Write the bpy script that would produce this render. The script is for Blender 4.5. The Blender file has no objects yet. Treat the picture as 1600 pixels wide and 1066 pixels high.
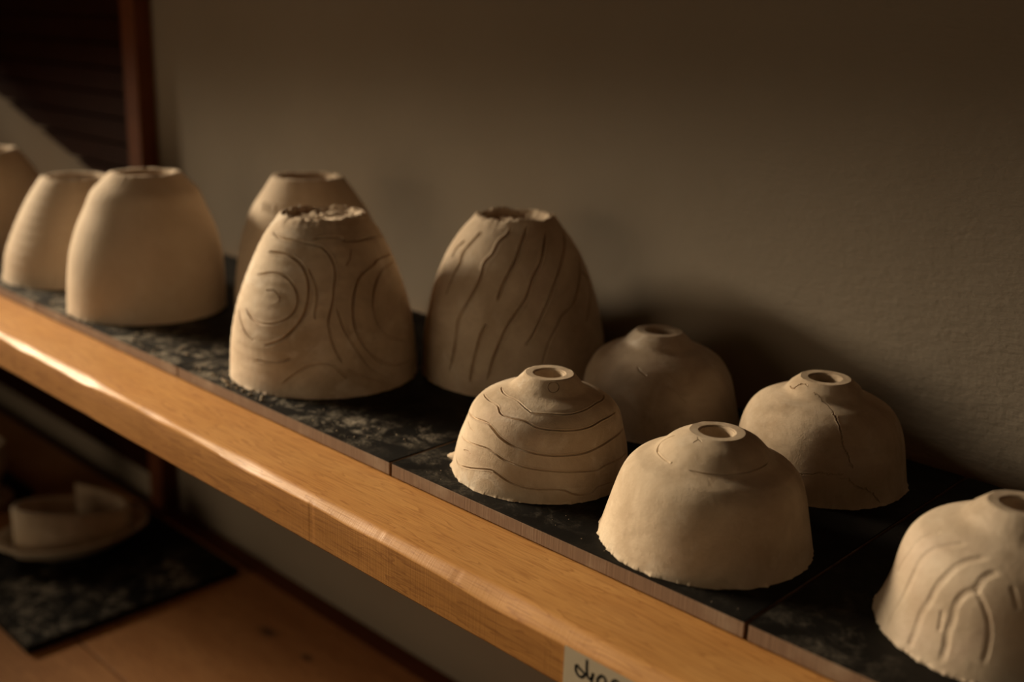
import bpy, bmesh, math, random
import numpy as np
from mathutils import Vector, Matrix

scene = bpy.context.scene
COL = scene.collection

# ------------------------------------------------------------------ camera
CAM_F, CAM_YAW, CAM_PITCH, CAM_ROLL = 1693.97409, 0.75788, 0.28221, -0.03485
CAM_POS = Vector((0.56416, -0.47090, 0.30641))
cp, sp_, cyw, syw = math.cos(CAM_PITCH), math.sin(CAM_PITCH), math.cos(CAM_YAW), math.sin(CAM_YAW)
fwd = Vector((-syw * cp, cyw * cp, -sp_))
rgt = Vector((cyw, syw, 0.0))
dwn = fwd.cross(rgt)
r2 = math.cos(CAM_ROLL) * rgt + math.sin(CAM_ROLL) * dwn
d2 = -math.sin(CAM_ROLL) * rgt + math.cos(CAM_ROLL) * dwn
cam_data = bpy.data.cameras.new('camera')
cam = bpy.data.objects.new('camera', cam_data)
COL.objects.link(cam)
m3 = Matrix((r2, -d2, -fwd)).transposed()
cam.matrix_world = Matrix.Translation(CAM_POS) @ m3.to_4x4()
cam_data.sensor_width = 36.0
cam_data.sensor_fit = 'HORIZONTAL'
cam_data.lens = CAM_F / 1600.0 * 36.0
cam_data.clip_start = 0.02
cam_data.dof.use_dof = True
cam_data.dof.focus_distance = 0.715
cam_data.dof.aperture_fstop = 3.5
scene.camera = cam

# ------------------------------------------------------------------ light
vs = scene.view_settings
vs.view_transform = 'Standard'
vs.look = 'None'
vs.gamma = 1.0
vs.use_curve_mapping = False
vs.exposure = 0.0

world = bpy.data.worlds.new('world')
scene.world = world
world.use_nodes = True
wb = world.node_tree.nodes['Background']
wb.inputs[0].default_value = (1.0, 0.66, 0.36, 1)
wb.inputs[1].default_value = 0.016

SPOT = Vector((-0.12, -0.05, -0.03))
AIM = Vector((-0.12, -0.05, -0.10))
LAZ, LEL = math.radians(14), math.radians(20)
LDIR = Vector((-math.cos(LAZ) * math.cos(LEL), -math.sin(LAZ) * math.cos(LEL), math.sin(LEL)))
ld = bpy.data.lights.new('window_light', 'AREA')
ld.shape = 'RECTANGLE'
ld.size = 1.2
ld.size_y = 0.30
ld.energy = 6.1
ld.color = (1.0, 0.80, 0.55)
ld.spread = math.radians(28)
lo = bpy.data.objects.new('window_light', ld)
COL.objects.link(lo)
lo.location = SPOT + LDIR * 2.7
lo.rotation_euler = (AIM - lo.location).to_track_quat('-Z', 'Y').to_euler()

fd = bpy.data.lights.new('front_fill_light', 'AREA')  # added soft fill lamp from the front, stands for no known door
fd.shape = 'RECTANGLE'
fd.size = 1.9
fd.size_y = 1.5
fd.energy = 1.95
fd.color = (1.0, 0.74, 0.46)
fd.spread = math.radians(64)
fo = bpy.data.objects.new('front_fill_light', fd)
COL.objects.link(fo)
fo.location = (-.9, -2.5, 0.0)
fo.rotation_euler = (Vector((-.35, .2, -.42)) - fo.location).to_track_quat('-Z', 'Y').to_euler()

# ------------------------------------------------------------------ helpers
def tag(o, label=None, cat=None, group=None, kind=None):
    if label: o['label'] = label
    if cat: o['category'] = cat
    if group: o['group'] = group
    if kind: o['kind'] = kind
    return o

def empty(name, loc=(0, 0, 0), rz=0.0):
    o = bpy.data.objects.new(name, None)
    o.empty_display_size = 0.03
    o.location = loc
    o.rotation_euler = (0, 0, rz)
    COL.objects.link(o)
    return o

def link(name, me, mats, parent=None):
    o = bpy.data.objects.new(name, me)
    COL.objects.link(o)
    for m in (mats if isinstance(mats, (list, tuple)) else [mats]):
        me.materials.append(m)
    if parent: o.parent = parent
    return o

def box_bm(bm, x0, x1, y0, y1, z0, z1, bevel=0.0, mat=0):
    r = bmesh.ops.create_cube(bm, size=1.0)
    for v in r['verts']:
        v.co = Vector((x0 + (v.co.x + .5) * (x1 - x0), y0 + (v.co.y + .5) * (y1 - y0), z0 + (v.co.z + .5) * (z1 - z0)))
    fs = {f for v in r['verts'] for f in v.link_faces}
    for f in fs: f.material_index = mat
    if bevel > 0:
        es = list({e for v in r['verts'] for e in v.link_edges})
        bmesh.ops.bevel(bm, geom=es, offset=bevel, segments=2, affect='EDGES', profile=.5)

def bm_obj(name, bm, mats, parent=None, smooth=False):
    me = bpy.data.meshes.new(name)
    bmesh.ops.recalc_face_normals(bm, faces=bm.faces)
    bm.to_mesh(me); bm.free()
    if smooth: me.polygons.foreach_set('use_smooth', [True] * len(me.polygons))
    return link(name, me, mats, parent)

def box(name, x0, x1, y0, y1, z0, z1, mats, parent=None, bevel=0.0):
    bm = bmesh.new()
    box_bm(bm, x0, x1, y0, y1, z0, z1, bevel)
    return bm_obj(name, bm, mats, parent)

def grid_mesh(name, V, closed_u, uv=None, flip=False):
    """V: rows x cols x 3; closed_u wraps the columns."""
    nr, nc = V.shape[:2]
    me = bpy.data.meshes.new(name)
    me.vertices.add(nr * nc)
    me.vertices.foreach_set('co', V.reshape(-1).astype(np.float32))
    ncf = nc if closed_u else nc - 1
    i = np.arange(nr - 1)[:, None]; j = np.arange(ncf)[None, :]
    jn = (j + 1) % nc
    a = i * nc + j; b = i * nc + jn; c = (i + 1) * nc + jn; d = (i + 1) * nc + j
    q = np.stack([a, b, c, d] if not flip else [a, d, c, b], -1).reshape(-1)
    nf = (nr - 1) * ncf
    me.loops.add(nf * 4)
    me.loops.foreach_set('vertex_index', q.astype(np.int32))
    me.polygons.add(nf)
    me.polygons.foreach_set('loop_start', np.arange(nf, dtype=np.int32) * 4)
    me.polygons.foreach_set('use_smooth', np.ones(nf, dtype=bool))
    if uv is not None:
        l = me.uv_layers.new(name='wrap')
        l.data.foreach_set('uv', uv.reshape(-1, 2)[q].reshape(-1).astype(np.float32))
    me.update(calc_edges=True)
    me.validate()
    return me

def lattice_noise(u, v, seed, periodic=0):
    """smooth value noise; u,v in cells; periodic = number of cells round u."""
    rng = np.random.RandomState(seed)
    T = rng.rand(256, 256) * 2 - 1
    iu = np.floor(u).astype(int); iv = np.floor(v).astype(int)
    fu = u - iu; fv = v - iv
    fu = fu * fu * (3 - 2 * fu); fv = fv * fv * (3 - 2 * fv)
    if periodic:
        i0 = iu % periodic; i1 = (iu + 1) % periodic
    else:
        i0 = iu % 256; i1 = (iu + 1) % 256
    j0 = iv % 256; j1 = (iv + 1) % 256
    return (T[i0, j0] * (1 - fu) + T[i1, j0] * fu) * (1 - fv) + (T[i0, j1] * (1 - fu) + T[i1, j1] * fu) * fv

def pchip(x, y, xi):
    x = np.array(x, float); y = np.array(y, float); h = np.diff(x); d = np.diff(y) / h; m = np.zeros_like(y)
    for i in range(1, len(x) - 1):
        if d[i - 1] * d[i] > 0:
            w1 = 2 * h[i] + h[i - 1]; w2 = h[i] + 2 * h[i - 1]; m[i] = (w1 + w2) / (w1 / d[i - 1] + w2 / d[i])
    m[0] = d[0]; m[-1] = d[-1]
    k = np.clip(np.searchsorted(x, xi) - 1, 0, len(x) - 2); t = (xi - x[k]) / h[k]
    return (2*t**3 - 3*t**2 + 1) * y[k] + (t**3 - 2*t**2 + t) * h[k] * m[k] + (-2*t**3 + 3*t**2) * y[k + 1] + (t**3 - t**2) * h[k] * m[k + 1]

# ------------------------------------------------------------------ materials
class NT:
    def __init__(self, name):
        self.m = bpy.data.materials.new(name); self.m.use_nodes = True
        self.t = self.m.node_tree; self.b = self.t.nodes['Principled BSDF']
    def n(self, typ, **kw):
        nd = self.t.nodes.new(typ)
        for k, v in kw.items():
            if k.startswith('i_'):
                key = k[2:]
                nd.inputs[int(key) if key.isdigit() else key.replace('_', ' ')].default_value = v
            else: setattr(nd, k, v)
        return nd
    def l(self, a, b): self.t.links.new(a, b)
    def coord(self, kind='Object', scale=(1, 1, 1), loc=(0, 0, 0), rot=(0, 0, 0)):
        tc = self.n('ShaderNodeTexCoord'); mp = self.n('ShaderNodeMapping')
        mp.inputs['Scale'].default_value = scale; mp.inputs['Location'].default_value = loc; mp.inputs['Rotation'].default_value = rot
        self.l(tc.outputs[kind], mp.inputs[0]); return mp.outputs[0]
    def noise(self, vec, scale, detail=4, rough=.55, dist=0.0):
        nd = self.n('ShaderNodeTexNoise'); self.l(vec, nd.inputs['Vector'])
        nd.inputs['Scale'].default_value = scale; nd.inputs['Detail'].default_value = detail
        nd.inputs['Roughness'].default_value = rough; nd.inputs['Distortion'].default_value = dist
        return nd.outputs['Fac']
    def ramp(self, fac, stops, interp='LINEAR'):
        nd = self.n('ShaderNodeValToRGB'); self.l(fac, nd.inputs[0]); cr = nd.color_ramp; cr.interpolation = interp
        while len(cr.elements) < len(stops): cr.elements.new(.5)
        for e, (p, c) in zip(cr.elements, stops):
            e.position = p; e.color = (c, c, c, 1) if not isinstance(c, (tuple, list)) else (*c, 1)
        return nd.outputs[0]
    def mix(self, fac, a, b, mode='MIX'):
        nd = self.n('ShaderNodeMix', data_type='RGBA', blend_type=mode)
        for s, v in ((0, fac), (6, a), (7, b)):
            if hasattr(v, 'is_linked'): self.l(v, nd.inputs[s])
            elif isinstance(v, (tuple, list)): nd.inputs[s].default_value = (*v, 1)
            else: nd.inputs[s].default_value = v
        return nd.outputs[2]
    def math(self, op, a, b=0.0):
        nd = self.n('ShaderNodeMath', operation=op)
        for s, v in ((0, a), (1, b)):
            if hasattr(v, 'is_linked'): self.l(v, nd.inputs[s])
            else: nd.inputs[s].default_value = v
        return nd.outputs[0]
    def bump(self, h, strength, dist, prev=None):
        nd = self.n('ShaderNodeBump'); self.l(h, nd.inputs['Height'])
        nd.inputs['Strength'].default_value = strength; nd.inputs['Distance'].default_value = dist
        if prev is not None: self.l(prev, nd.inputs['Normal'])
        return nd.outputs[0]
    def out(self, col=None, rough=None, normal=None, spec=None):
        for k, v in (('Base Color', col), ('Roughness', rough), ('Normal', normal), ('Specular IOR Level', spec)):
            if v is None: continue
            if hasattr(v, 'is_linked'): self.l(v, self.b.inputs[k])
            elif isinstance(v, (tuple, list)): self.b.inputs[k].default_value = (*v, 1)
            else: self.b.inputs[k].default_value = v
        return self.m

def clay_mat(name, tint=(1, 1, 1), texture=None, smear=.35, rough=.85, spec=.25, seed=0.0, mott=1.0):
    t = NT(name)
    o = t.coord('Object', loc=(seed, seed * .7, seed * .3))
    base = t.ramp(t.noise(o, 24, 7, .66, .5), [(.34, tuple(a * b for a, b in zip((.56 - .10 * mott, .45 - .095 * mott, .335 - .085 * mott), tint))), (.66, tuple(a * b for a, b in zip((.56 + .10 * mott, .45 + .095 * mott, .335 + .08 * mott), tint)))])
    slip = t.ramp(t.noise(o, 38, 7, .64, .9), [(.54, 0.0), (.66, 1.0)])
    col = t.mix(t.math('MULTIPLY', slip, smear), base, tuple(a * b for a, b in zip((.72, .64, .54), tint)))
    pink = t.ramp(t.noise(t.coord('Object', loc=(3 + seed, 1, 2)), 17, 4, .6, .6), [(.55, 0.0), (.70, 1.0)])
    col = t.mix(t.math('MULTIPLY', pink, .45 * mott), col, tuple(a * b for a, b in zip((.52, .385, .300), tint)))
    dark = t.ramp(t.noise(o, 60, 4, .6), [(.60, 0.0), (.72, 1.0)])
    col = t.mix(t.math('MULTIPLY', dark, .35 * mott), col, tuple(a * b for a, b in zip((.36, .27, .19), tint)))
    nb = t.bump(t.noise(o, 900, 4, .7), .35, .0006)
    nb = t.bump(t.noise(o, 150, 5, .6), .35, .0012, nb)
    if texture:
        uv = t.coord('UV')
        sep = t.n('ShaderNodeSeparateXYZ'); t.l(uv, sep.inputs[0])
        if texture == 'mesh':
            p = 2 * math.pi / .00105
            a = t.math('SINE', t.math('MULTIPLY', t.math('ADD', sep.outputs[0], sep.outputs[1]), p))
            b = t.math('SINE', t.math('MULTIPLY', t.math('SUBTRACT', sep.outputs[0], sep.outputs[1]), p))
            h = t.math('MULTIPLY', a, b)
            msk = t.ramp(t.noise(o, 28, 2, .5), [(.42, .12), (.58, 1.0)])
            nb = t.bump(t.math('MULTIPLY', h, msk), 1.0, .00008, nb)
        elif texture == 'hatch':
            a = t.math('SINE', t.math('MULTIPLY', sep.outputs[0], 2 * math.pi / .0011))
            msk = t.ramp(t.noise(o, 26, 2, .5), [(.40, .1), (.60, 1.0)])
            nb = t.bump(t.math('MULTIPLY', a, msk), 1.0, .00005, nb)
    return t.out(col, rough, nb, spec)

def wood_mat(name, c_dark, c_mid, c_light, rough=.48, spec=.36, knots=(), grain=1.0, sawn=True):
    t = NT(name)
    o = t.coord('Object')
    st = t.coord('Object', scale=(1.1, 14, 14))
    rings = t.noise(st, 7.0, 3, .5, .5)
    lines = t.math('FRACT', t.math('MULTIPLY', rings, 9.0))
    ringm = t.ramp(lines, [(0.0, 0.0), (.75, .35), (.93, 1.0), (1.0, 0.0)])
    fine = t.noise(t.coord('Object', scale=(3, 110, 110)), 9, 4, .6)
    large = t.noise(t.coord('Object', scale=(2, 7, 7)), 4, 3, .5)
    col = t.ramp(large, [(.32, c_mid), (.68, c_light)])
    col = t.mix(t.math('MULTIPLY', ringm, .62 * grain), col, c_dark)
    col = t.mix(t.math('MULTIPLY', t.ramp(fine, [(.48, 0.0), (.70, 1.0)]), .5 * grain), col, c_dark)
    for kx, ky, kr in knots:
        vd_ = t.n('ShaderNodeVectorMath', operation='DISTANCE'); t.l(t.coord('Object', scale=(.55, 1, .0001)), vd_.inputs[0]); vd_.inputs[1].default_value = (kx * .55, ky, 0)
        wob = t.math('ADD', vd_.outputs['Value'], t.math('MULTIPLY', t.noise(o, 60, 3), kr * .8))
        mr = t.n('ShaderNodeMapRange'); t.l(wob, mr.inputs[0]); mr.inputs[1].default_value = kr * .9; mr.inputs[2].default_value = kr * 1.9; mr.inputs[3].default_value = .85; mr.inputs[4].default_value = 0.0
        col = t.mix(mr.outputs[0], col, tuple(v * .3 for v in c_dark))
    nb = t.bump(fine, .16, .0005)
    if sawn:
        geo = t.n('ShaderNodeNewGeometry'); sg = t.n('ShaderNodeSeparateXYZ'); t.l(geo.outputs['True Normal'], sg.inputs[0])
        sx = t.noise(t.coord('Object', scale=(900, 12, 5)), 1.0, 2, .5)
        nb = t.bump(t.math('MULTIPLY', sx, t.math('ABSOLUTE', sg.outputs[1])), .5, .00022, nb)
    return t.out(col, t.ramp(fine, [(.3, rough - .06), (.7, rough + .10)]), nb, spec)

def wall_mat():
    t = NT('plaster_wall')
    o = t.coord('Object')
    base = t.ramp(t.noise(o, 3.0, 5, .6), [(.3, (.265, .225, .176)), (.7, (.30, .26, .21))])
    pits = t.noise(o, 210, 4, .6)
    lumps = t.noise(o, 28, 4, .55)
    sep = t.n('ShaderNodeSeparateXYZ'); t.l(o, sep.inputs[0])
    mr = t.n('ShaderNodeMapRange'); t.l(sep.outputs[0], mr.inputs[0])
    mr.inputs[1].default_value = -.05; mr.inputs[2].default_value = .30
    strokes = t.noise(t.coord('Object', scale=(60, 1, 190), rot=(0, -.32, 0)), 1.0, 4, .55, .25)
    h = t.math('ADD', t.math('MULTIPLY', strokes, t.math('MULTIPLY', mr.outputs[0], 1.3)), t.math('MULTIPLY', t.math('MULTIPLY', pits, t.math('ADD', mr.outputs[0], .25)), .5))
    nb = t.bump(h, .45, .0018)
    nb = t.bump(lumps, .12, .004, nb)
    return t.out(base, .92, nb, .15)

def plain(name, col, rough=.6, spec=.3, bump=None):
    t = NT(name)
    nb = None
    o = t.coord('Object')
    c = t.mix(t.math('MULTIPLY', t.noise(o, 40, 4), .5), col, tuple(x * .7 for x in col))
    if bump: nb = t.bump(t.noise(o, bump[0], 4), bump[1], bump[2])
    return t.out(c, rough, nb, spec)

def board_face_mat():
    t = NT('black_board_face')
    o = t.coord('Object')
    at = t.n('ShaderNodeAttribute', attribute_name='dust')
    n1 = t.noise(t.coord('Object', scale=(1, 1, 1)), 46, 8, .72, .5)
    n2 = t.noise(o, 420, 4, .6)
    d = t.math('MULTIPLY', t.ramp(n1, [(.49, 0.0), (.64, 1.0)]), t.ramp(n2, [(.36, .15), (.60, 1.0)]))
    d = t.math('MULTIPLY', d, at.outputs['Fac'])
    d = t.math('ADD', d, t.math('MULTIPLY', t.ramp(t.noise(o, 16, 5, .6), [(.45, 0.0), (.75, 1.0)]), .018))
    col = t.mix(d, (.0060, .0054, .0048), (.52, .46, .37))
    rough = t.ramp(t.noise(o, 30, 5, .6), [(.3, .50), (.7, .72)])
    nb = t.bump(n2, .15, .0004)
    return t.out(col, rough, nb, .11)

def board_edge_mat():
    t = NT('brown_board_edge')
    s = t.noise(t.coord('Object', scale=(700, 40, 6)), 1.0, 3, .6)
    b = t.noise(t.coord('Object'), 30, 4, .6)
    col = t.ramp(s, [(.3, (.17, .105, .068)), (.7, (.28, .185, .122))])
    col = t.mix(t.math('MULTIPLY', t.ramp(b, [(.5, 0.0), (.75, 1.0)]), .5), col, (.42, .33, .24))
    return t.out(col, .8, t.bump(s, .35, .0005), .2)

M = dict(
    wall=wall_mat(),
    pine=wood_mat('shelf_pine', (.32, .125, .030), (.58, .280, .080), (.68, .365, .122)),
    sawn=wood_mat('darker_sawn_pine_edge', (.17, .062, .014), (.345, .152, .036), (.42, .20, .055), rough=.7, spec=.15),
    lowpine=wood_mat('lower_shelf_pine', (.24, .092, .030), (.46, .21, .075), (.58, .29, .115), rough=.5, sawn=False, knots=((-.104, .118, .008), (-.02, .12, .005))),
    darkwood=wood_mat('dark_stained_wood', (.012, .0028, .0010), (.022, .0050, .0018), (.028, .0068, .0024), rough=.65, spec=.06, sawn=False),
    postwood=wood_mat('post_wood', (.085, .025, .008), (.14, .042, .014), (.165, .053, .018), rough=.55, spec=.2, sawn=False),
    face=board_face_mat(), edge=board_edge_mat(),
    darkedge=plain('black_board_edge', (.012, .010, .009), .7, .2),
    tape=plain('masking_tape', (.46, .385, .275), .7, .3, (300, .2, .0004)),
    ink=plain('black_marker_ink', (.004, .004, .004), .45, .4),
    floor=wood_mat('floor_wood', (.05, .025, .012), (.10, .055, .028), (.14, .075, .04), sawn=False),
    crumb=plain('clay_crumb', (.50, .41, .30), .9, .2),
)

# measured outlines (height, radius) and carved lines (angle, height)
POTS = {
    'cup3': {'x': -0.2085, 'y': 0.0975, 'lean': 0.0011, 'prof': [(0.0, 0.0839), (0.0288, 0.0823), (0.0575, 0.0777), (0.0863, 0.0684), (0.1079, 0.0598), (0.1251, 0.0513), (0.1352, 0.0443), (0.1438, 0.0376)]},
    'cup4': {'x': -0.0942, 'y': 0.2283, 'lean': -0.0038, 'prof': [(0.0, 0.0849), (0.029, 0.0834), (0.058, 0.0786), (0.087, 0.0704), (0.1087, 0.0614), (0.1261, 0.0511), (0.1362, 0.0431), (0.1449, 0.0362)]},
    'cup5': {'x': -0.3722, 'y': 0.2066, 'lean': -0.0056, 'prof': [(0.0, 0.0846), (0.0297, 0.082), (0.0594, 0.0772), (0.0891, 0.0701), (0.1114, 0.0617), (0.1292, 0.0509), (0.1396, 0.0436), (0.1486, 0.0373)]},
    'cup2': {'x': -0.5131, 'y': 0.087, 'lean': 0.0057, 'prof': [(0.0, 0.0822), (0.0291, 0.0814), (0.0583, 0.0786), (0.0874, 0.0714), (0.1092, 0.062), (0.1267, 0.0542), (0.1369, 0.0448), (0.1457, 0.0365)]},
    'cup1': {'x': -0.6239, 'y': 0.064, 'lean': 0.0109, 'prof': [(0.0, 0.0824), (0.028, 0.0821), (0.056, 0.0769), (0.084, 0.0668), (0.105, 0.0568), (0.1218, 0.0474), (0.1316, 0.0437), (0.14, 0.0368)]},
    'B1': {'x': 0.0795, 'y': 0.0754, 'lean': 0.0038, 'prof': [(0.0, 0.0638), (0.0216, 0.0606), (0.0361, 0.0562), (0.0447, 0.0536), (0.0519, 0.0486), (0.0577, 0.0393), (0.0628, 0.0272), (0.0671, 0.0229), (0.0721, 0.0184)]},
    'B2': {'x': 0.2251, 'y': 0.0708, 'lean': 0.0021, 'prof': [(0.0, 0.0667), (0.0214, 0.0615), (0.0356, 0.0581), (0.0442, 0.0558), (0.0513, 0.0487), (0.057, 0.0366), (0.062, 0.0324), (0.0663, 0.0285), (0.0713, 0.0182)]},
    'B3': {'x': 0.2219, 'y': 0.2206, 'lean': -0.0024, 'prof': [(0.0, 0.0624), (0.022, 0.0592), (0.0367, 0.0574), (0.0454, 0.0529), (0.0528, 0.0487), (0.0586, 0.0389), (0.0638, 0.0259), (0.0682, 0.0255), (0.0733, 0.0187)]},
    'B4': {'x': 0.0708, 'y': 0.229, 'lean': -0.0035, 'prof': [(0.0, 0.0665), (0.022, 0.0626), (0.0367, 0.0594), (0.0455, 0.0551), (0.0529, 0.0497), (0.0587, 0.0404), (0.0639, 0.0291), (0.0683, 0.025), (0.0734, 0.0193)]},
    'B5': {'x': 0.3986, 'y': 0.0965, 'lean': 0.0011, 'prof': [(0.0, 0.0645), (0.0223, 0.0584), (0.0372, 0.0562), (0.0461, 0.0534), (0.0535, 0.048), (0.0595, 0.0383), (0.0647, 0.0283), (0.0691, 0.0243), (0.0743, 0.0182)]},
}
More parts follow.
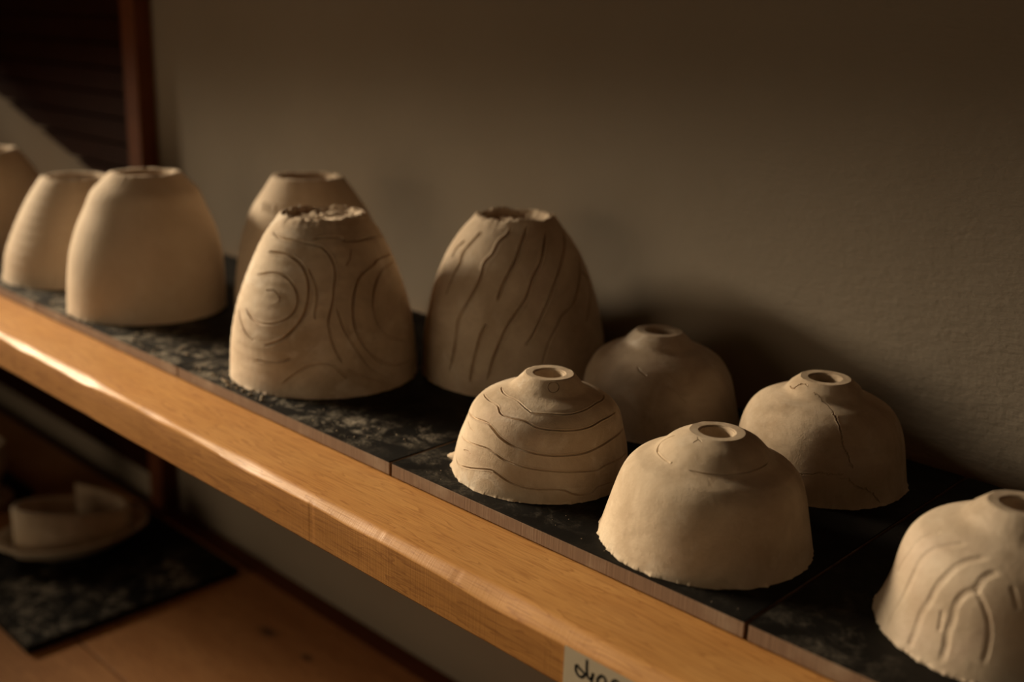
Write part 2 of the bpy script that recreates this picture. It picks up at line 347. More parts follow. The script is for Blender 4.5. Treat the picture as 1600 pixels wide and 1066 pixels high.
LINES = {
    'B1': [
        (1, [(-2.435, 0.0602), (-1.972, 0.0601), (-1.529, 0.06), (-1.197, 0.0576), (-1.067, 0.0563), (-0.801, 0.0564), (-0.502, 0.0561), (-0.224, 0.0567), (0.15, 0.0579), (0.513, 0.0575), (0.749, 0.0574)]),
        (1, [(-2.404, 0.0546), (-2.045, 0.0555), (-1.763, 0.0557), (-1.573, 0.0532), (-1.405, 0.0525), (-1.143, 0.0522), (-0.957, 0.0497), (-0.767, 0.0488), (-0.467, 0.0482), (-0.216, 0.0489), (0.044, 0.0507), (0.427, 0.0504)]),
        (1.2, [(-2.463, 0.0407), (-2.055, 0.0434), (-1.714, 0.0457), (-1.55, 0.0434), (-1.412, 0.0398), (-1.226, 0.0365), (-0.989, 0.0341), (-0.771, 0.0329), (-0.528, 0.0328), (-0.316, 0.0332), (-0.13, 0.035), (0.158, 0.0372), (0.579, 0.0369)]),
        (1, [(-2.198, 0.0268), (-1.943, 0.0279), (-1.61, 0.0303), (-1.441, 0.0293), (-1.288, 0.0266), (-1.083, 0.0247), (-0.873, 0.0235), (-0.668, 0.0227), (-0.38, 0.0213), (-0.189, 0.0204), (0.008, 0.0222), (0.485, 0.0207)]),
        (1, [(-2.16, 0.0116), (-2.024, 0.0096), (-1.794, 0.0125), (-1.47, 0.0175), (-1.356, 0.0167), (-1.221, 0.0136), (-1.052, 0.0111), (-0.873, 0.0104), (-0.699, 0.0107), (-0.586, 0.0097), (-0.491, 0.0069), (-0.37, 0.0052), (-0.241, 0.0059), (-0.158, 0.0087), (0.077, 0.0088)]),
        (0.6, [(-2.189, 0.0377), (-2.035, 0.0363), (-1.897, 0.0364)]),
        (0.6, [(-1.976, 0.0213), (-1.875, 0.0228), (-1.796, 0.0223)]),
        (0.5, [(-0.508, 0.0686), (-0.545, 0.0673), (-0.613, 0.0663), (-0.696, 0.0659), (-0.776, 0.0663), (-0.839, 0.0673), (-0.869, 0.0687), (-0.853, 0.0701), (-0.787, 0.0712), (-0.686, 0.0716), (-0.586, 0.0712), (-0.521, 0.0701), (-0.508, 0.0687)]),
    ],
    'cup3': [
        (1.2, [(-1.722, 0.1302), (-1.466, 0.1282), (-1.097, 0.1273), (-0.799, 0.1254), (-0.701, 0.1246), (-0.589, 0.12), (-0.507, 0.1125), (-0.478, 0.103), (-0.511, 0.0918), (-0.534, 0.0805), (-0.581, 0.0692), (-0.591, 0.0615)]),
        (1.3, [(-0.809, 0.1299), (-0.601, 0.1309), (-0.345, 0.1306), (-0.27, 0.1282), (-0.045, 0.1273), (0.321, 0.1278), (0.748, 0.1254)]),
        (1.4, [(-1.583, 0.1157), (-1.344, 0.1166), (-1.118, 0.1151), (-0.95, 0.1092), (-0.849, 0.0992), (-0.821, 0.088), (-0.84, 0.0766), (-0.885, 0.067), (-0.984, 0.0568), (-1.113, 0.0479), (-1.285, 0.042)]),
        (1.1, [(-1.652, 0.0961), (-1.418, 0.1002), (-1.211, 0.1003), (-1.051, 0.0947), (-0.962, 0.0856), (-0.953, 0.0762), (-1.026, 0.0682), (-1.162, 0.0623), (-1.35, 0.0593), (-1.531, 0.0608), (-1.691, 0.0664)]),
        (0.9, [(-1.403, 0.0861), (-1.289, 0.0872), (-1.206, 0.0841), (-1.188, 0.0785), (-1.276, 0.0744)]),
        (0.9, [(-1.891, 0.063), (-1.735, 0.0533), (-1.601, 0.0474), (-1.463, 0.0439)]),
        (0.9, [(-0.843, 0.1067), (-0.752, 0.0957), (-0.718, 0.0844), (-0.74, 0.0711), (-0.726, 0.0674)]),
        (1.4, [(0.963, 0.1089), (0.353, 0.1112), (0.14, 0.1072), (-0.109, 0.1013), (-0.232, 0.0906), (-0.302, 0.0757), (-0.301, 0.0602), (-0.239, 0.0457), (-0.137, 0.0343), (0.01, 0.0259), (0.184, 0.0205), (0.42, 0.0187), (0.581, 0.0182)]),
        (1.1, [(0.795, 0.1036), (0.309, 0.1016), (0.087, 0.0919), (-0.018, 0.0792), (-0.04, 0.0656), (0.018, 0.0548), (0.142, 0.0457), (0.4, 0.0388)]),
        (0.9, [(0.642, 0.074), (0.489, 0.0702), (0.501, 0.0637)]),
        (1, [(-0.483, 0.0746), (-0.44, 0.061), (-0.346, 0.0466), (-0.249, 0.0335), (-0.144, 0.0218), (0.103, 0.008)]),
        (1, [(-0.583, 0.0615), (-0.561, 0.0497), (-0.503, 0.0375), (-0.455, 0.0312)]),
        (1, [(-1.07, 0.0114), (-0.942, 0.0208), (-0.794, 0.0287), (-0.65, 0.0308), (-0.553, 0.0292), (-0.481, 0.0231), (-0.409, 0.0173)]),
        (1, [(-1.404, 0.0279), (-1.242, 0.0282), (-1.1, 0.0303), (-0.982, 0.0339)]),
        (0.9, [(-0.407, 0.0246), (-0.255, 0.0169), (0.002, 0.0067)]),
        (0.8, [(-0.201, 0.1209), (-0.251, 0.1136), (-0.32, 0.1091)]),
    ],
    'cup4': [
        (1.1, [(-1.815, 0.1254), (-1.923, 0.1174), (-1.925, 0.1103)]),
        (1.2, [(-1.531, 0.135), (-1.608, 0.1271), (-1.697, 0.1171), (-1.685, 0.1079), (-1.724, 0.097), (-1.745, 0.088), (-1.763, 0.0807)]),
        (1.5, [(-0.874, 0.1407), (-0.946, 0.1351), (-1.078, 0.1293), (-1.14, 0.1196), (-1.242, 0.1126), (-1.253, 0.1035), (-1.302, 0.0916), (-1.391, 0.0772), (-1.47, 0.0633), (-1.47, 0.0502), (-1.486, 0.0339), (-1.533, 0.0167)]),
        (1.4, [(-0.532, 0.1416), (-0.676, 0.1309), (-0.773, 0.1184), (-0.872, 0.1071), (-0.956, 0.0955), (-1.007, 0.0838)]),
        (1.4, [(-0.137, 0.1378), (-0.317, 0.1243), (-0.424, 0.1135), (-0.557, 0.1025), (-0.652, 0.088), (-0.741, 0.0781), (-0.855, 0.0663), (-0.939, 0.0524), (-1.018, 0.0347), (-1.067, 0.0164)]),
        (1.3, [(0.471, 0.1347), (0.114, 0.1221), (-0.119, 0.1089), (-0.266, 0.0967), (-0.386, 0.0841), (-0.495, 0.0713), (-0.587, 0.0581), (-0.679, 0.048)]),
        (1.4, [(-1.117, 0.063), (-1.176, 0.0522), (-1.209, 0.038), (-1.248, 0.0233), (-1.257, 0.0123)]),
        (1.2, [(0.616, 0.1195), (0.321, 0.1034), (0.122, 0.0901), (-0.042, 0.0781), (-0.221, 0.0713), (-0.32, 0.0619), (-0.432, 0.049), (-0.509, 0.032)]),
        (1, [(0.329, 0.1016), (0.5, 0.0905), (0.273, 0.0724), (0.134, 0.0603)]),
    ],
    'B4': [
        (1, [(-1.292, 0.0548), (-1.208, 0.0526), (-1.12, 0.0507)]),
        (0.7, [(-0.807, 0.0455), (-0.694, 0.0396), (-0.583, 0.033)]),
        (0.8, [(-1.907, 0.0576), (-1.911, 0.0522), (-1.935, 0.045), (-1.922, 0.0372)]),
    ],
    'B3': [
        (0.8, [(-0.893, 0.0599), (-0.857, 0.0557), (-0.834, 0.0513), (-0.829, 0.0459), (-0.817, 0.0415), (-0.767, 0.0371), (-0.738, 0.032), (-0.708, 0.0289)]),
        (0.8, [(-0.738, 0.0216), (-0.718, 0.0185), (-0.627, 0.0153), (-0.514, 0.0127), (-0.434, 0.0086), (-0.35, 0.0032)]),
        (0.55, [(-1.3, 0.0208), (-1.208, 0.0214), (-1.11, 0.0235), (-1.011, 0.0239), (-0.911, 0.0238), (-0.809, 0.0241)]),
        (0.4, [(-0.841, 0.0214), (-0.738, 0.0216)]),
        (0.35, [(-1.391, 0.0688), (-1.218, 0.067), (-0.975, 0.0625), (-0.893, 0.0599)]),
        (0.7, [(-2.349, 0.0671), (-2.087, 0.0671), (-1.988, 0.0705), (-1.84, 0.072), (-1.628, 0.0711)]),
    ],
    'B2': [
        (0.8, [(-2.409, 0.0676), (-2.557, 0.0613), (-2.376, 0.0583), (-2.089, 0.0579), (-1.797, 0.0578)]),
        (0.7, [(-1.392, 0.0577), (-1.101, 0.0577), (-0.726, 0.0582), (-0.285, 0.0591), (0.186, 0.0598)]),
        (0.5, [(-1.659, 0.0691), (-1.619, 0.0709), (-1.702, 0.0713)]),
        (0.5, [(-1.619, 0.0709), (-1.478, 0.0704)]),
        (0.8, [(-1.784, 0.0579), (-1.76, 0.0581)]),
    ],
    'B5': [
        (1.6, [(-2.314, 0.0576), (-2.382, 0.0549), (-2.401, 0.051), (-2.403, 0.044), (-2.443, 0.036), (-2.481, 0.0291)]),
        (1.8, [(-1.895, 0.0594), (-2.0, 0.0571), (-2.097, 0.0544), (-2.154, 0.0502), (-2.183, 0.0436), (-2.191, 0.0368), (-2.212, 0.0285), (-2.244, 0.0185), (-2.264, 0.0099), (-2.25, 0.003)]),
        (1.9, [(-1.561, 0.058), (-1.703, 0.0553), (-1.788, 0.0515), (-1.84, 0.0453), (-1.888, 0.0381), (-1.915, 0.03), (-1.959, 0.0223), (-1.958, 0.0149), (-1.955, 0.0066), (-1.958, 0.0036)]),
        (1.9, [(-1.386, 0.0545), (-1.466, 0.0529), (-1.514, 0.0499), (-1.538, 0.0456), (-1.606, 0.0424), (-1.653, 0.0379), (-1.672, 0.0325), (-1.665, 0.0265), (-1.679, 0.02), (-1.658, 0.0126), (-1.66, 0.0052)]),
        (1.4, [(-1.535, 0.0452), (-1.464, 0.041), (-1.392, 0.0346), (-1.354, 0.0274), (-1.344, 0.0198), (-1.349, 0.0122)]),
        (1.3, [(-1.775, 0.0287), (-1.762, 0.0239), (-1.75, 0.0181)]),
        (1.3, [(-1.243, 0.0509), (-1.192, 0.045), (-1.167, 0.0417)]),
    ],
    'cup5': [
        (1.2, [(-1.595, 0.1256), (-1.501, 0.1184)]),
        (1.3, [(-1.255, 0.1256), (-1.245, 0.118)]),
        (1, [(-1.437, 0.1256), (-1.377, 0.1173)]),
    ],
    'cup2': [
        (0.5, [(-0.347, 0.1394), (-0.534, 0.1275), (-0.585, 0.1052), (-0.579, 0.0795)]),
    ],
}
STROKES = [[(0.23558, -0.01618), (0.23555, -0.0192), (0.23697, -0.02153), (0.2396, -0.02202), (0.24176, -0.01998), (0.24247, -0.01789)], [(0.23601, -0.01572), (0.23842, -0.01733), (0.24166, -0.01853)], [(0.24293, -0.00974), (0.24313, -0.01509), (0.24378, -0.01876), (0.24519, -0.02031), (0.24682, -0.01928), (0.24771, -0.01588), (0.24761, -0.01691), (0.24692, -0.02072), (0.24764, -0.02286)], [(0.25117, -0.02113), (0.25104, -0.01774), (0.25322, -0.01471), (0.25542, -0.01463), (0.25651, -0.01656), (0.25661, -0.01946)], [(0.26092, -0.01833), (0.26094, -0.0149), (0.26269, -0.01297), (0.2646, -0.01311), (0.26504, -0.01533)]]

# ------------------------------------------------------------------ setting
WALL_Y = 0.320
tag(box('wall_back', -3.2, 1.6, WALL_Y, WALL_Y + .12, -1.05, 1.9, M['wall']), kind='structure')
tag(box('floor', -3.2, 1.6, -2.0, WALL_Y + .12, -1.10, -1.05, M['floor']), kind='structure')

# dark slatted timber panel fixed to the wall left of the post, its bottom edge cut on a slant
pan = empty('slatted_panel', (-1.3, .306, 0.1))
tag(pan, 'dark brown slatted timber panel on wall beyond the post, bottom edge cut on a slant', 'panel')
def slant(x): return .0746 - .288 * (x + 1.107)
bm = bmesh.new()
x0, x1, ztop, pitch = -2.3, -.944, .42, .036
z = -.06
while z < ztop:
    za, zb = z + .002, z + pitch - .002
    # each slat clipped by the slanted bottom line
    xs = []
    xa_lo = max(x0, min(x1, -1.107 - (za - .0746) / .288)); xa_hi = max(x0, min(x1, -1.107 - (zb - .0746) / .288))
    poly = []
    if xa_hi < x1:
        poly = [(x1, zb)]
        if slant(x1) < za: poly = [(x1, za), (x1, zb)]
        else: poly = [(x1, min(zb, slant(x1))), (x1, zb)]
        poly += [(xa_hi, zb)]
        if xa_lo > xa_hi + 1e-6 and slant(x1) < za: poly += [(xa_lo, za)]
        if xa_hi <= x0 + 1e-6 and xa_lo <= x0 + 1e-6: poly = [(x1, za), (x1, zb), (x0, zb), (x0, za)]
        if len(poly) >= 3:
            fr = [bm.verts.new((px + 1.3, -.006, pz - .1)) for px, pz in poly]
            bk = [bm.verts.new((px + 1.3, .006, pz - .1)) for px, pz in poly]
            bm.faces.new(fr); bm.faces.new(bk[::-1])
            for i in range(len(poly)):
                k = (i + 1) % len(poly)
                bm.faces.new((fr[i], bk[i], bk[k], fr[k]))
    z += pitch
bm_obj('slats', bm, M['darkwood'], pan)
bm = bmesh.new()
pl = [(x1, slant(x1) + .004), (x1, ztop), (x0, ztop), (x0, slant(x0) + .004)]
fr = [bm.verts.new((px + 1.3, .0055, pz - .1)) for px, pz in pl]; bk = [bm.verts.new((px + 1.3, .0138, pz - .1)) for px, pz in pl]
bm.faces.new(fr); bm.faces.new(bk[::-1])
for i in range(4): bm.faces.new((fr[i], bk[i], bk[(i + 1) % 4], fr[(i + 1) % 4]))
bm_obj('backing_board', bm, M['darkwood'], pan)

post = box('shelf_post', -.941, -.902, .2925, .3195, -1.05, .4545, M['postwood'], bevel=.002)
tag(post, 'upright reddish brown wooden post against the wall behind the shelves', 'post')
rail = box('wall_rail', -2.4, -.942, .298, .3195, -.400, -.13, M['darkwood'], bevel=.002)
tag(rail, 'dark wooden rail on the wall under the upper shelf, left of the post', 'rail')

# ------------------------------------------------------------------ upper shelf board
SH_Z = -.012
def shelf_board():
    root = empty('shelf', (0, 0, SH_Z))
    tag(root, 'long honey coloured pine shelf with worn front edge carrying the pots', 'shelf')
    xs = np.concatenate([np.linspace(-1.9, -.85, 30), np.linspace(-.845, .45, 520), np.linspace(.46, .95, 12)])
    rng = np.random.RandomState(4)
    ph = rng.rand(12) * 6.28
    wav = sum(np.sin(xs * k + p) * a for k, p, a in ((9, ph[0], .0010), (21, ph[1], .0008), (47, ph[2], .00045), (95, ph[3], .0002)))
    # chamfer: back edge of the worn strip and its drop
    top_y = -.0552 + wav * 1.1
    top_y = top_y + np.where((xs > .0635) & (xs < .069), -.0004, 0)
    fy = -.0625 + wav * .25
    fz = -.0056 - wav * 1.3 - .0018 * np.clip((xs + .1) / .3, -1, 1)
    bz = -.0358 + np.zeros_like(xs)
    back = np.where(xs < -.899, .2915, WALL_Y - .0005)
    pts = []
    pts.append((back, 0 * xs)); pts.append((top_y + .03, 0 * xs)); pts.append((top_y + .0012, 0 * xs)); pts.append((top_y, -.00025 + 0 * xs))
    for f_ in (.2, .4, .6, .8):
        pts.append((top_y + (fy - top_y) * f_, fz * (f_ ** 1.35) + .0))
    pts.append((fy + .0004, fz + .0006)); pts.append((fy, fz - .0006)); pts.append((fy, (fz + bz) / 2)); pts.append((fy, bz + .0015)); pts.append((fy + .0012, bz)); pts.append((back, bz)); 
    V = np.stack([np.stack([xs, y, z_], -1) for y, z_ in pts], 0)
    V = np.transpose(V, (1, 0, 2))          # rows along x, cols around the section
    # shallow cracks and saw seams across the front face
    for cx_, w_, d_, c0, c1 in ((-.0098, .0007, .0012, 8, 10), (.0622, .0007, .0012, 3, 9), (.0467, .0006, .0012, 10, 12), (.045, .0005, .0008, 8, 9), (.135, .0006, .0007, 4, 8)):
        g = np.exp(-((xs - cx_) / w_) ** 2)[:, None] * d_
        V[:, c0:c1 + 1, 1] += g
        V[:, c0:c1 + 1, 2] -= g * .5
    me = grid_mesh('board', V, True, flip=True)
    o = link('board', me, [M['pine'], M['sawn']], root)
    nsec = len(pts)
    me.polygons.foreach_set('material_index', np.array([1 if k % nsec in (9, 10, 11) else 0 for k in range(len(me.polygons))], np.int32))  # front face columns get the darker pine tone
    # end caps
    bm = bmesh.new(); bm.from_mesh(me); bm.verts.ensure_lookup_table()
    nc = len(pts)
    bm.faces.new([bm.verts[i] for i in range(nc)]); n = len(bm.verts)
    bm.faces.new([bm.verts[n - nc + i] for i in range(nc)][::-1])
    bmesh.ops.recalc_face_normals(bm, faces=bm.faces)
    bm.to_mesh(me); bm.free()
    me.set_sharp_from_angle(angle=math.radians(38))
    # tape label stuck to the front face, with handwriting
    tx = .2268
    tape = bpy.data.meshes.new('tape_label')
    bm = bmesh.new()
    box_bm(bm, tx, tx + .085, -.0637, -.06325, -.0352, -.0082, 0)
    t = bm_obj('tape_label', bm, M['tape'], root)
    t['label'] = 'beige masking tape strip'
    strokes = STROKES
    bm = bmesh.new()
    for st in strokes:
        P = []
        for k in range(len(st) - 1):
            p0 = st[max(k - 1, 0)]; p1 = st[k]; p2 = st[k + 1]; p3 = st[min(k + 2, len(st) - 1)]
            for q in range(6):
                tt = q / 6.0
                P.append(tuple(.5 * ((2 * b) + (-a + c) * tt + (2 * a - 5 * b + 4 * c - d) * tt ** 2 + (-a + 3 * b - 3 * c + d) * tt ** 3) for a, b, c, d in zip(p0, p1, p2, p3)))
        P.append(st[-1])
        R_ = .00082
        # flat ribbon of ink with its own thickness
        prev = None
        for i, (a, b) in enumerate(P):
            i0 = max(i - 1, 0); i1 = min(i + 1, len(P) - 1)
            dx, dz = P[i1][0] - P[i0][0], P[i1][1] - P[i0][1]; L_ = math.hypot(dx, dz) or 1e-6
            nx, nz = -dz / L_ * R_, dx / L_ * R_
            ring = [bm.verts.new((a + nx, -.06382, b + nz)), bm.verts.new((a - nx, -.06382, b - nz)), bm.verts.new((a - nx, -.0636, b - nz)), bm.verts.new((a + nx, -.0636, b + nz))]
            if prev:
                for k in range(4): bm.faces.new((prev[k], prev[(k + 1) % 4], ring[(k + 1) % 4], ring[k]))
            else: bm.faces.new(ring[::-1])
            prev = ring
        bm.faces.new(prev)
    h = bm_obj('handwriting', bm, M['ink'], t)
    h['label'] = 'black handwritten word'
    return root
shelf_board()

# unseen shelf added just above the frame to shade the upper wall
shade_shelf = box('shelf', -2.0, 1.5, .006, .3195, .455, .491, M['pine'], bevel=.002)
tag(shade_shelf, 'added unseen pine shelf above the frame, shading the upper wall', 'shelf')

# ------------------------------------------------------------------ boards (black faced square bats)
def make_bat(name, x0, y0, z0, size, yaw, spots, label, group, seed, thick=.0119, edge='edge'):
    root = empty(name, (x0, y0, z0), yaw)
    tag(root, label, 'board', group)
    g = .0011
    bm = bmesh.new(); box_bm(bm, g, size - g, g, size - g, .0013, thick - .0010, .0004)
    box_bm(bm, g + .003, size - g - .003, g + .003, size - g - .003, 0, .0014)
    c = bm_obj('core', bm, M[edge], root)
    c['label'] = 'brown cut edge of board' if edge == 'edge' else 'dark cut edge of board'
    n = 110
    u = np.linspace(g + .0001, size - g - .0001, n)
    X, Y = np.meshgrid(u, u)
    rng = np.random.RandomState(seed)
    dust = np.zeros_like(X)
    for sx, sy, sr, sa in spots:
        dust = np.maximum(dust, sa * np.exp(-(((X - sx) / sr) ** 2 + ((Y - sy) / (sr * .8)) ** 2)))
    bm = bmesh.new()
    box_bm(bm, g, size - g, g, size - g, thick - .0010, thick, .0003)
    me = bpy.data.meshes.new('face')
    # top sheet: grid with skirt so that it has thickness
    V = np.stack([X, Y, np.full_like(X, thick)], -1)
    bm.free()
    gm = grid_mesh('black_face', V, False)
    bm = bmesh.new(); bm.from_mesh(gm)
    ed = [e for e in bm.edges if e.is_boundary]
    r = bmesh.ops.extrude_edge_only(bm, edges=ed)
    for v in r['geom']:
        if isinstance(v, bmesh.types.BMVert): v.co.z -= .0010
    bm.to_mesh(gm); bm.free()
    gm.polygons.foreach_set('use_smooth', [False] * len(gm.polygons))
    at = gm.attributes.new('dust', 'FLOAT', 'POINT')
    co = np.zeros(len(gm.vertices) * 3, np.float32); gm.vertices.foreach_get('co', co); co = co.reshape(-1, 3)
    dv = np.zeros(len(co))
    for sx, sy, sr, sa in spots:
        dv = np.maximum(dv, sa * np.exp(-(((co[:, 0] - sx) / sr) ** 2 + ((co[:, 1] - sy) / (sr * .8)) ** 2)))
    at.data.foreach_set('value', dv.astype(np.float32))
    f = link('black_face', gm, M['face'], root)
    f['label'] = 'black dusty top face'
    return root

BZ = -.0119
GB = 'black bats along the upper shelf'
make_bat('bat_board', -1.200, -.009, BZ, .30, 0, [(.15, .10, .12, .7)], 'dusty black board at far left end of the shelf, in front of the post', GB, 1)
make_bat('bat_board', -.900, 0, BZ, .30, 0, [(.22, .05, .08, 1.), (.10, .1, .1, .8)], 'dusty black board under the blurred ridged cup at far left', GB, 2)
make_bat('bat_board', -.600, 0, BZ, .30, 0, [(.17, .02, .06, 1.), (.26, .03, .05, 1.), (.05, .04, .06, .9)], 'dusty black board under the plain tall cup left of the swirl carved cup', GB, 3)
make_bat('bat_board', -.300, 0, BZ, .30, 0, [(.10, .01, .03, .9), (.15, .02, .04, 1.), (.225, .028, .035, 1.0), (.27, .05, .03, .7), (.03, .02, .03, .8)], 'black board with pale clay dust under the swirl carved cup', GB, 5)
make_bat('bat_board', .0008, 0, BZ, .2992, 0, [(.03, .045, .045, .33), (.09, .015, .04, .22), (.14, .02, .03, .15), (.26, .03, .03, .1)], 'black board carrying the wavy lined bowl and three more bowls', GB, 6)
make_bat('bat_board', .3006, 0, BZ, .2992, 0, [(.04, .02, .05, .16), (.1, .05, .1, .1)], 'black board at the right end under the bowl cut off by the frame', GB, 7)

# ------------------------------------------------------------------ pots
VIEW = CAM_POS
def catmull(pts, n=7):
    P = []
    for k in range(len(pts) - 1):
        p0 = pts[max(k - 1, 0)]; p1 = pts[k]; p2 = pts[k + 1]; p3 = pts[min(k + 2, len(pts) - 1)]
        for q in range(n):
            t = q / n
            P.append([.5 * ((2 * b) + (-a + c) * t + (2 * a - 5 * b + 4 * c - d) * t * t + (-a + 3 * b - 3 * c + d) * t ** 3) for a, b, c, d in zip(p0, p1, p2, p3)])
    P.append(list(pts[-1]))
    return np.array(P)

def make_pot(name, spec, lines, mat, label, cat, group, seed, cup, nfine, nrow, gw, gd, foot_z, hole=.6, hole_d=.011, ragged=.0, ridges=None, foot_name='foot_ring', jag=0.0, lipraise=None):
    X, Y, lean, prof = spec['x'], spec['y'], spec['lean'], spec['prof']
    zs = np.array([p[0] for p in prof]); rs = np.array([p[1] for p in prof]); H = zs[-1]
    root = empty(name, (X, Y, 0.0))
    tag(root, label, cat, group)
    # ---- columns: dense on the side that faces the viewer
    vd = math.atan2(VIEW.y - Y, VIEW.x - X)
    a0 = math.radians(104)
    dense = np.linspace(vd - a0, vd + a0, nfine, endpoint=False)
    sparse = np.linspace(vd + a0, vd + 2 * math.pi - a0, max(40, nfine // 8), endpoint=False)
    TH = np.concatenate([dense, sparse]); nc = len(TH)
    # ---- profile: inner dome, lip, outer wall, rim, recess
    zz = np.linspace(0, H, 600); rr = pchip(zs, rs, zz)
    s = np.concatenate([[0], np.cumsum(np.hypot(np.diff(zz), np.diff(rr)))])
    ss = np.linspace(0, s[-1], nrow)
    oz = np.interp(ss, s, zz); orr = np.interp(ss, s, rr)
    th_w = .0055
    iz = np.linspace(H - .017, .0, 10)[:-1]
    ir = np.maximum(pchip(zs, rs, np.clip(iz + .004, 0, H)) - th_w, .002)
    inner = [(.0005, H - .0165)] + [(r_, z_) for r_, z_ in zip(ir, iz)]
    if cup: inner = [(.0005, H - .0165)] + [(r_, z_) for r_, z_ in zip(np.maximum(ir, .004), iz)]
    lip = [(rs[0] - .0050, .0), (rs[0] - .0025, .0)]
    rt = rs[-1]; rh = rt * hole
    e = .0011 if not cup else .0014
    rim = []
    for k in range(1, 7):
        a = k / 6 * math.pi / 2
        rim.append((rt - e * math.sin(a) * 1.0, H + e * .5 * (math.sin(a)) - 0.0))
    nr_a = 14
    for k in range(1, nr_a + 1):
        f_ = k / nr_a; rim.append((rt - e + (rh + .0008 - rt + e) * f_, H + e * .5 - .0002 * f_))
    for k in range(1, 9):
        a = k / 8 * math.pi / 2
        rim.append((rh + .0008 * math.cos(a) - .0003, H + e * .5 - .0008 * math.sin(a) - .0002))
    for k in range(1, 13):
        f_ = k / 12; rim.append((rh - .0003 - (rh * .12) * f_ ** 2, H - .0005 - (hole_d - .0005) * f_))
    for k in range(1, 9):
        f_ = k / 8; rim.append((rh * .88 * (1 - f_) + .0004, H - hole_d - .0008 * math.sin(f_ * 1.5)))
    pr = np.array([(0, 0)] * 0 + inner + lip + list(zip(orr, oz)) + rim)
    n_in = len(inner) + len(lip); n_out = len(oz)
    tang = np.gradient(pr, axis=0); ln = np.hypot(tang[:, 0], tang[:, 1]) + 1e-9
    nr_ = tang[:, 1] / ln; nz_ = -tang[:, 0] / ln          # outward when going upward on the outside
    R0 = np.repeat(pr[:, :1], nc, 1); Z0 = np.repeat(pr[:, 1:], nc, 1)
    D = np.zeros_like(R0)
    out = slice(n_in, n_in + n_out)
    U = TH[None, :] / (2 * math.pi)
    S = np.concatenate([np.zeros(n_in), ss, np.full(len(rim), ss[-1])])[:, None] + 0 * U
    # low wobble of a hand thrown wall
    taper = np.ones(len(pr)); taper[:n_in] = 0.3
    W = lattice_noise(U * 6, S * 22, seed, 6) * .0005 + lattice_noise(U * 14, S * 50, seed + 1, 14) * .00011 + lattice_noise(U * 60, S * 260, seed + 2, 60) * .00003
    rows_out = np.zeros(len(pr)); rows_out[out] = 1; rows_out[n_in + n_out:] = .5
    D += W * rows_out[:, None]
    if ridges:
        k_, amp = ridges
        D[out] += amp * np.sin(ss[:, None] * k_ + lattice_noise(U * 5, S[out] * 9, seed + 9, 5) * 2.0) * np.clip(ss / ss[-1] * 5, 0, 1)[:, None]
    # carved / cracked lines
    uu = TH
    for li, (w, pts) in enumerate(lines):
        pl = [list(p) for p in pts]
        arr = np.array(pl, float)
        arr[:, 0] = np.unwrap(arr[:, 0])
        arr[:, 1] = np.interp(arr[:, 1], zz, s)            # height -> distance along the wall
        P = catmull(arr.tolist(), 8)
        rng = np.random.RandomState(seed * 31 + li)
        rl = np.interp(P[:, 1], s, rr)
        if jag:
            P[1:-1, 0] += rng.randn(len(P) - 2) * jag / rl[1:-1]; P[1:-1, 1] += rng.randn(len(P) - 2) * jag
        mid = P[:, 0].mean(); off = 2 * math.pi * np.round((mid - vd) / (2 * math.pi)); P[:, 0] -= off
        wid = gw * w; dep = gd * min(w, 1.4)
        i0 = np.searchsorted(ss, P[:, 1].min() - 4 * wid); i1 = np.searchsorted(ss, P[:, 1].max() + 4 * wid)
        rmin = max(rl.min(), .012)
        cs = np.where((uu > P[:, 0].min() - 4 * wid / rmin) & (uu < P[:, 0].max() + 4 * wid / rmin))[0]
        if len(cs) == 0 or i1 <= i0: continue
        rloc = orr[i0:i1, None]
        best = np.full((i1 - i0, len(cs)), 1e9); bt = np.zeros_like(best)
        A_u = uu[cs][None, :] * rloc; A_s = ss[i0:i1, None] + 0 * A_u
        nseg = len(P) - 1
        for k in range(nseg):
            bu, bs = P[k, 0] * rloc, P[k, 1]; eu, es = (P[k + 1, 0] - P[k, 0]) * rloc, P[k + 1, 1] - P[k, 1]
            t = np.clip(((A_u - bu) * eu + (A_s - bs) * es) / (eu * eu + es * es + 1e-14), 0, 1)
            d = np.hypot(A_u - bu - t * eu, A_s - bs - t * es)
            m = d < best
            best = np.where(m, d, best); bt = np.where(m, (k + t) / nseg, bt)
        end = np.clip(np.minimum(bt, 1 - bt) * 14 + .25, 0, 1)
        var = .88 + .22 * np.sin(bt * 23 + li) * np.sin(bt * 9 + seed)
        x_ = best / (wid * (.75 + .25 * end))
        g = -dep * end * var * np.exp(-x_ ** 4 * .6) + dep * (.12 if gd > .0006 else .03) * end * np.exp(-((x_ - 2.0) / .7) ** 2)
        sub = D[n_in + i0:n_in + i1][:, cs]
        D[n_in + i0:n_in + i1, cs] = sub + g
    Rr = np.maximum(R0 + D * nr_[:, None], .0003); Zz = Z0 + D * nz_[:, None]
    # ragged burr at the lip
    low = np.exp(-(oz / .0016) ** 2)[:, None]
    bur = np.clip(lattice_noise(U * 90, U * 0 + .3, seed + 5, 90) , -.2, 1) * .0011 + np.clip(lattice_noise(U * 200, U * 0 + .7, seed + 6, 200), -.1, 1) * .0007
    Rr[out] += low * bur + np.exp(-(oz / .0008) ** 2)[:, None] * .0003
    Zz = np.where(Zz < 0, 0, Zz)
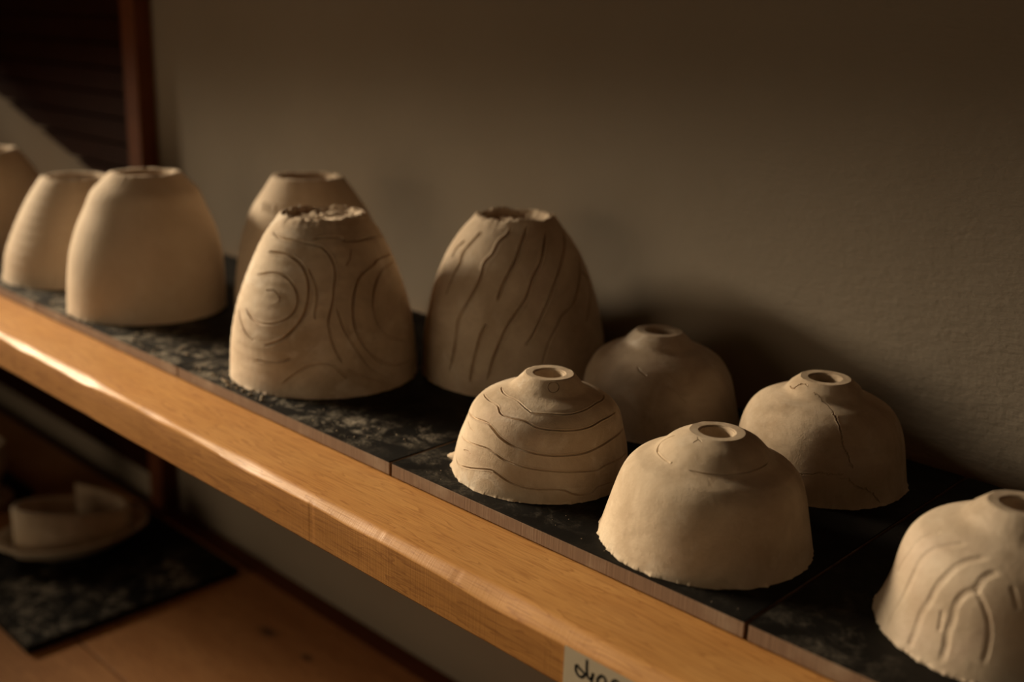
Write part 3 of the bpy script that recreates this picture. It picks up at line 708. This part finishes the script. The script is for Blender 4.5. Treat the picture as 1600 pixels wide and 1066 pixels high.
    # ragged top of the roughly cut cups
    if ragged:
        w_top = np.clip((pr[:, 1] - (H - .010)) / .010, 0, 1)[:, None]
        rk = np.zeros(len(pr)); rk[n_in:] = 1
        rg = lattice_noise(U * 9, U * 0 + .2, seed + 11, 9) * .9 + lattice_noise(U * 26, U * 0 + .6, seed + 12, 26) * .7 + lattice_noise(U * 70, U * 0 + .4, seed + 13, 70) * .35
        Zz += ragged * rg * w_top * rk[:, None]
        RR2 = lattice_noise(Rr * 330, U * 40, seed + 14) * ragged * .9
        inn = np.zeros(len(pr)); inn[n_in + n_out + 6:] = 1
        Zz += RR2 * inn[:, None]
        Rr += lattice_noise(U * 18, S * 200, seed + 15, 18) * ragged * .35 * w_top * rk[:, None]
    f_l = np.clip(Zz / H, 0, 1.1)
    PX = Rr * np.cos(TH)[None, :] + r2.x / math.hypot(r2.x, r2.y) * lean * f_l
    PY = Rr * np.sin(TH)[None, :] + r2.y / math.hypot(r2.x, r2.y) * lean * f_l
    V = np.stack([PX, PY, Zz], -1)
    UV = np.stack([(TH[None, :] + 0 * S) * .06, S], -1)
    cut = n_in + int(np.searchsorted(oz, foot_z))
    body = link('body', grid_mesh('body', V[:cut + 1], True, UV[:cut + 1]), mat, root)
    foot = link(foot_name, grid_mesh(foot_name, V[cut:], True, UV[cut:]), mat, root)
    return root

GC = 'tall upturned cups on the shelf'
GW = 'upturned bowls on the shelf'
C_std = clay_mat('raw_clay', seed=0.0)
C_plain = clay_mat('raw_clay_smooth', seed=7.7, smear=.15, mott=.3)
C_whorl = clay_mat('raw_clay_pale', (1.08, 1.08, 1.08), seed=1.3, smear=.5)
C_line = clay_mat('raw_clay_slip', (1.06, 1.05, 1.03), seed=2.1, smear=.6)
C_hatch = clay_mat('raw_clay_hatched', (1.04, 1.03, 1.0), 'hatch', .35, seed=3.7)
C_mesh = clay_mat('raw_clay_netted', (1.0, .98, .95), 'mesh', .3, seed=4.4)
C_grey = clay_mat('damp_grey_clay', (.86, .86, .87), None, .6, .5, .45, seed=5.2)
C_right = clay_mat('leather_hard_clay', (1.0, 1.0, 1.0), None, .2, .6, .35, seed=6.2)

POTS['B3']['prof'] = [(0, .0624), (.022, .0593), (.0367, .0566), (.0454, .0533), (.0528, .0480), (.0586, .0389), (.0638, .0278), (.0682, .0246), (.0733, .0187)]
POTS['B2']['prof'] = [(0, .0667), (.0214, .0618), (.0356, .0583), (.0442, .0549), (.0513, .0486), (.0570, .0372), (.0620, .0321), (.0663, .0274), (.0713, .0182)]
POTS['cup0'] = dict(x=-.901, y=.077, lean=0.0, prof=[(z * .132 / .1438, r) for z, r in POTS['cup3']['prof']])
POTS['cup1'] = dict(x=-.704, y=.103, lean=0.0, prof=[(0, .089), (.029, .084), (.058, .073), (.087, .0585), (.103, .049), (.118, .0385)])
make_pot('upturned_cup', POTS['cup0'], [], C_plain, 'shadowed upturned clay cup cut off by the left edge of the photo', 'cup', GC, 10, True, 220, 90, .001, .001, .122, .80, .006, .0008, None, 'base')
make_pot('upturned_cup', POTS['cup1'], [], C_plain, 'blurred upturned clay cup with ringed sides behind the plain tall cup at far left', 'cup', GC, 20, True, 260, 140, .001, .001, .109, .80, .006, .0009, (520, .00012), 'base')
make_pot('upturned_cup', POTS['cup2'], LINES['cup2'], C_plain, 'smooth plain upturned tall clay cup without carving, left of the swirl carved cup', 'cup', GC, 30, True, 320, 160, .0012, .0006, .137, .80, .006, .0007, None, 'base')
make_pot('upturned_cup', POTS['cup5'], LINES['cup5'], C_plain, 'upturned clay cup half hidden behind the swirl carved cup, near the wall', 'cup', GC, 40, True, 320, 160, .0011, .0012, .139, .80, .006, .0006, None, 'base')
make_pot('upturned_cup', POTS['cup3'], LINES['cup3'], C_whorl, 'upturned clay cup carved with round swirls, crumbly hollow top', 'cup', GC, 50, True, 700, 400, .00068, .0022, .1335, .84, .0030, .0017, (650, .00012), 'base')
make_pot('upturned_cup', POTS['cup4'], LINES['cup4'], C_std, 'upturned clay cup with slanting carved lines running down its side, ragged top', 'cup', GC, 60, True, 700, 400, .00072, .0022, .137, .84, .0050, .0016, None, 'base')
b1 = make_pot('upturned_bowl', POTS['B1'], LINES['B1'], C_line, 'upturned clay bowl carved with wavy level lines all round', 'bowl', GW, 70, False, 860, 400, .00044, .0019, .0622, .60, .011)
make_pot('upturned_bowl', POTS['B4'], LINES['B4'], C_grey, 'dark greyish upturned bowl in shadow near the wall, behind the wavy lined bowl', 'bowl', GW, 80, False, 420, 220, .0006, .0009, .064, .60, .011)
make_pot('upturned_bowl', POTS['B3'], LINES['B3'], C_mesh, 'upturned bowl near the wall with a long jagged crack down its side', 'bowl', GW, 90, False, 760, 380, .00046, .0018, .0655, .60, .011, jag=.0004)
make_pot('upturned_bowl', POTS['B2'], LINES['B2'], C_hatch, 'smooth uncarved upturned clay bowl at the front with a ring round its foot', 'bowl', GW, 100, False, 760, 360, .00046, .0012, .060, .60, .011)
make_pot('upturned_bowl', POTS['B5'], LINES['B5'], C_right, 'upturned bowl with broad curved grooves, cut off by the right edge of the photo', 'bowl', GW, 110, False, 620, 300, .00085, .00042, .066, .58, .012)

# torn clay flap at the lip of the lined bowl
bm = bmesh.new()
bmesh.ops.create_icosphere(bm, subdivisions=3, radius=1.0)
for v in bm.verts:
    k = 1 + .18 * math.sin(v.co.x * 5 + v.co.y * 7)
    w = 1 - .72 * max(v.co.x, 0)
    v.co = Vector((v.co.x * .0068 * k, v.co.y * .0062 * k * w, v.co.z * .0034 * k * w + .0006 * v.co.x))
fl = bm_obj('clay_flap', bm, C_line, b1, True)
fa = math.atan2(-.694, -.72) - .12
fl.location = (math.cos(fa) * .0612, math.sin(fa) * .0612, .0040)
fl.rotation_euler = (0, .10, fa)

# loose crumbs of dry clay on the boards
rng = random.Random(3)
bm = bmesh.new()
def crumb(x, y, r):
    q = bmesh.ops.create_icosphere(bm, subdivisions=1, radius=r)
    for v in q['verts']: v.co = Vector((v.co.x * rng.uniform(.7, 1.3) + x, v.co.y * rng.uniform(.7, 1.3) + y, v.co.z * .6 + r * .5))
for i in range(24):
    crumb(rng.gauss(-.215, .03), rng.uniform(.004, .013), rng.uniform(.0006, .0020))
for i in range(60):
    crumb(rng.uniform(-.28, -.02), abs(rng.gauss(.02, .03)) + .004, rng.uniform(.0003, .0008))
for i in range(40):
    crumb(rng.uniform(-.62, -.28), abs(rng.gauss(.01, .012)) + .003, rng.uniform(.0005, .0018))
for i in range(30):
    crumb(rng.uniform(.01, .29), abs(rng.gauss(.01, .02)) + .003, rng.uniform(.0002, .0005))
cr = bm_obj('clay_crumbs', bm, M['crumb'], None, True)
tag(cr, 'loose crumbs of dry clay scattered on the black boards', 'crumbs', kind='stuff')

# ------------------------------------------------------------------ lower shelf and what stands on it
LZ = -.453
low = empty('lower_shelf', (-.4, .1, LZ))
tag(low, 'lower pine shelf of two planks, dim below the long shelf', 'shelf')
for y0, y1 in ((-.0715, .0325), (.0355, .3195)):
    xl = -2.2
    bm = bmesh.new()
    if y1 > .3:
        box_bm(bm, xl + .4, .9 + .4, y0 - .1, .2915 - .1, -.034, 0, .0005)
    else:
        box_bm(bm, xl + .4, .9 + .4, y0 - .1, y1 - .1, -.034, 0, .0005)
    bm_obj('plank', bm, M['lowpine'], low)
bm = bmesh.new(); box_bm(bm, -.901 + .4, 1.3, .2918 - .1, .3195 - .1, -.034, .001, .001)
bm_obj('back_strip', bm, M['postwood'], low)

make_bat('bat_board', -.9545, -.026, LZ, .30, 0, [(.25, .04, .06, 1.), (.17, .06, .07, 1.), (.26, .12, .05, 1.), (.255, .21, .06, 1.0)], 'dusty black board on the lower shelf under the boat shaped dish', 'black bats on the lower shelf', 8, edge='darkedge')
make_bat('bat_board', -1.4015, -.125, LZ, .30, 0, [(.2, .2, .1, .3)], 'added black board standing in for the shadow by the small footed pot, left edge of the lower shelf', 'black bats on the lower shelf', 9, edge='darkedge')  # dark board put in where the pot's shadow falls
TZ = LZ + .0119

def oval(name, rows, mat, parent, ax=1.0, ay=1.0, n=96, cut=None, wob=.0):
    V = []
    for r, z_ in rows:
        ring = []
        for k in range(n):
            a = 2 * math.pi * k / n
            w_ = 1 + wob * math.sin(3 * a + 1) + wob * .5 * math.sin(7 * a)
            ring.append((r * ax * math.cos(a) * w_, r * ay * math.sin(a) * w_, z_))
        V.append(ring)
    return link(name, grid_mesh(name, np.array(V), True), mat, parent)

dish = empty('boat_shaped_dish', (-.868, .135, TZ), math.radians(-12))
tag(dish, 'blurred unfired oval clay dish with an upright curled wall, on lower shelf', 'dish')
rows = [(.0005, .0), (.045, .0), (.052, .002), (.075, .018), (.085, .027), (.087, .0285), (.087, .031), (.084, .031), (.072, .021), (.05, .009), (.0005, .008)]
oval('saucer', rows, C_std, dish, .80, 1.22, wob=.012)
# upright wall: an oval band rising from the saucer, curling over at its far end
n = 90; V = []
for k in range(n):
    f_ = k / (n - 1); a = math.radians(-190 + 345 * f_)
    cx_, cy_ = .037 * math.cos(a), .076 * math.sin(a)
    curl = max(0, (f_ - .80) / .20)
    cx_ -= curl ** 2 * .022; cy_ -= curl ** 2 * .014
    hgt = .066 - .014 * math.sin(a) + .016 * curl
    nx, ny = math.cos(a), math.sin(a)
    t_ = .004
    sec = [(-t_, .008), (t_ + .002, .008), (t_, hgt * .6), (t_, hgt - .002), (t_ * .5, hgt), (-t_ * .5, hgt), (-t_, hgt - .002), (-t_, hgt * .6)]
    V.append([(cx_ + nx * o_, cy_ + ny * o_, z_) for o_, z_ in sec])
me = grid_mesh('curled_wall', np.array(V), True)
link('curled_wall', me, C_std, dish)

sp = empty('footed_pot', (-1.116, .096, TZ))
tag(sp, 'small dark clay pot on a flared foot at left edge of the lower shelf', 'pot')
oval('foot', [(.0005, 0), (.046, 0), (.049, .003), (.045, .009), (.03, .014), (.024, .018)], C_std, sp)
oval('bowl', [(.024, .0175), (.030, .03), (.040, .05), (.045, .072), (.044, .095), (.041, .096), (.041, .07), (.03, .04), (.0005, .03)], C_std, sp)
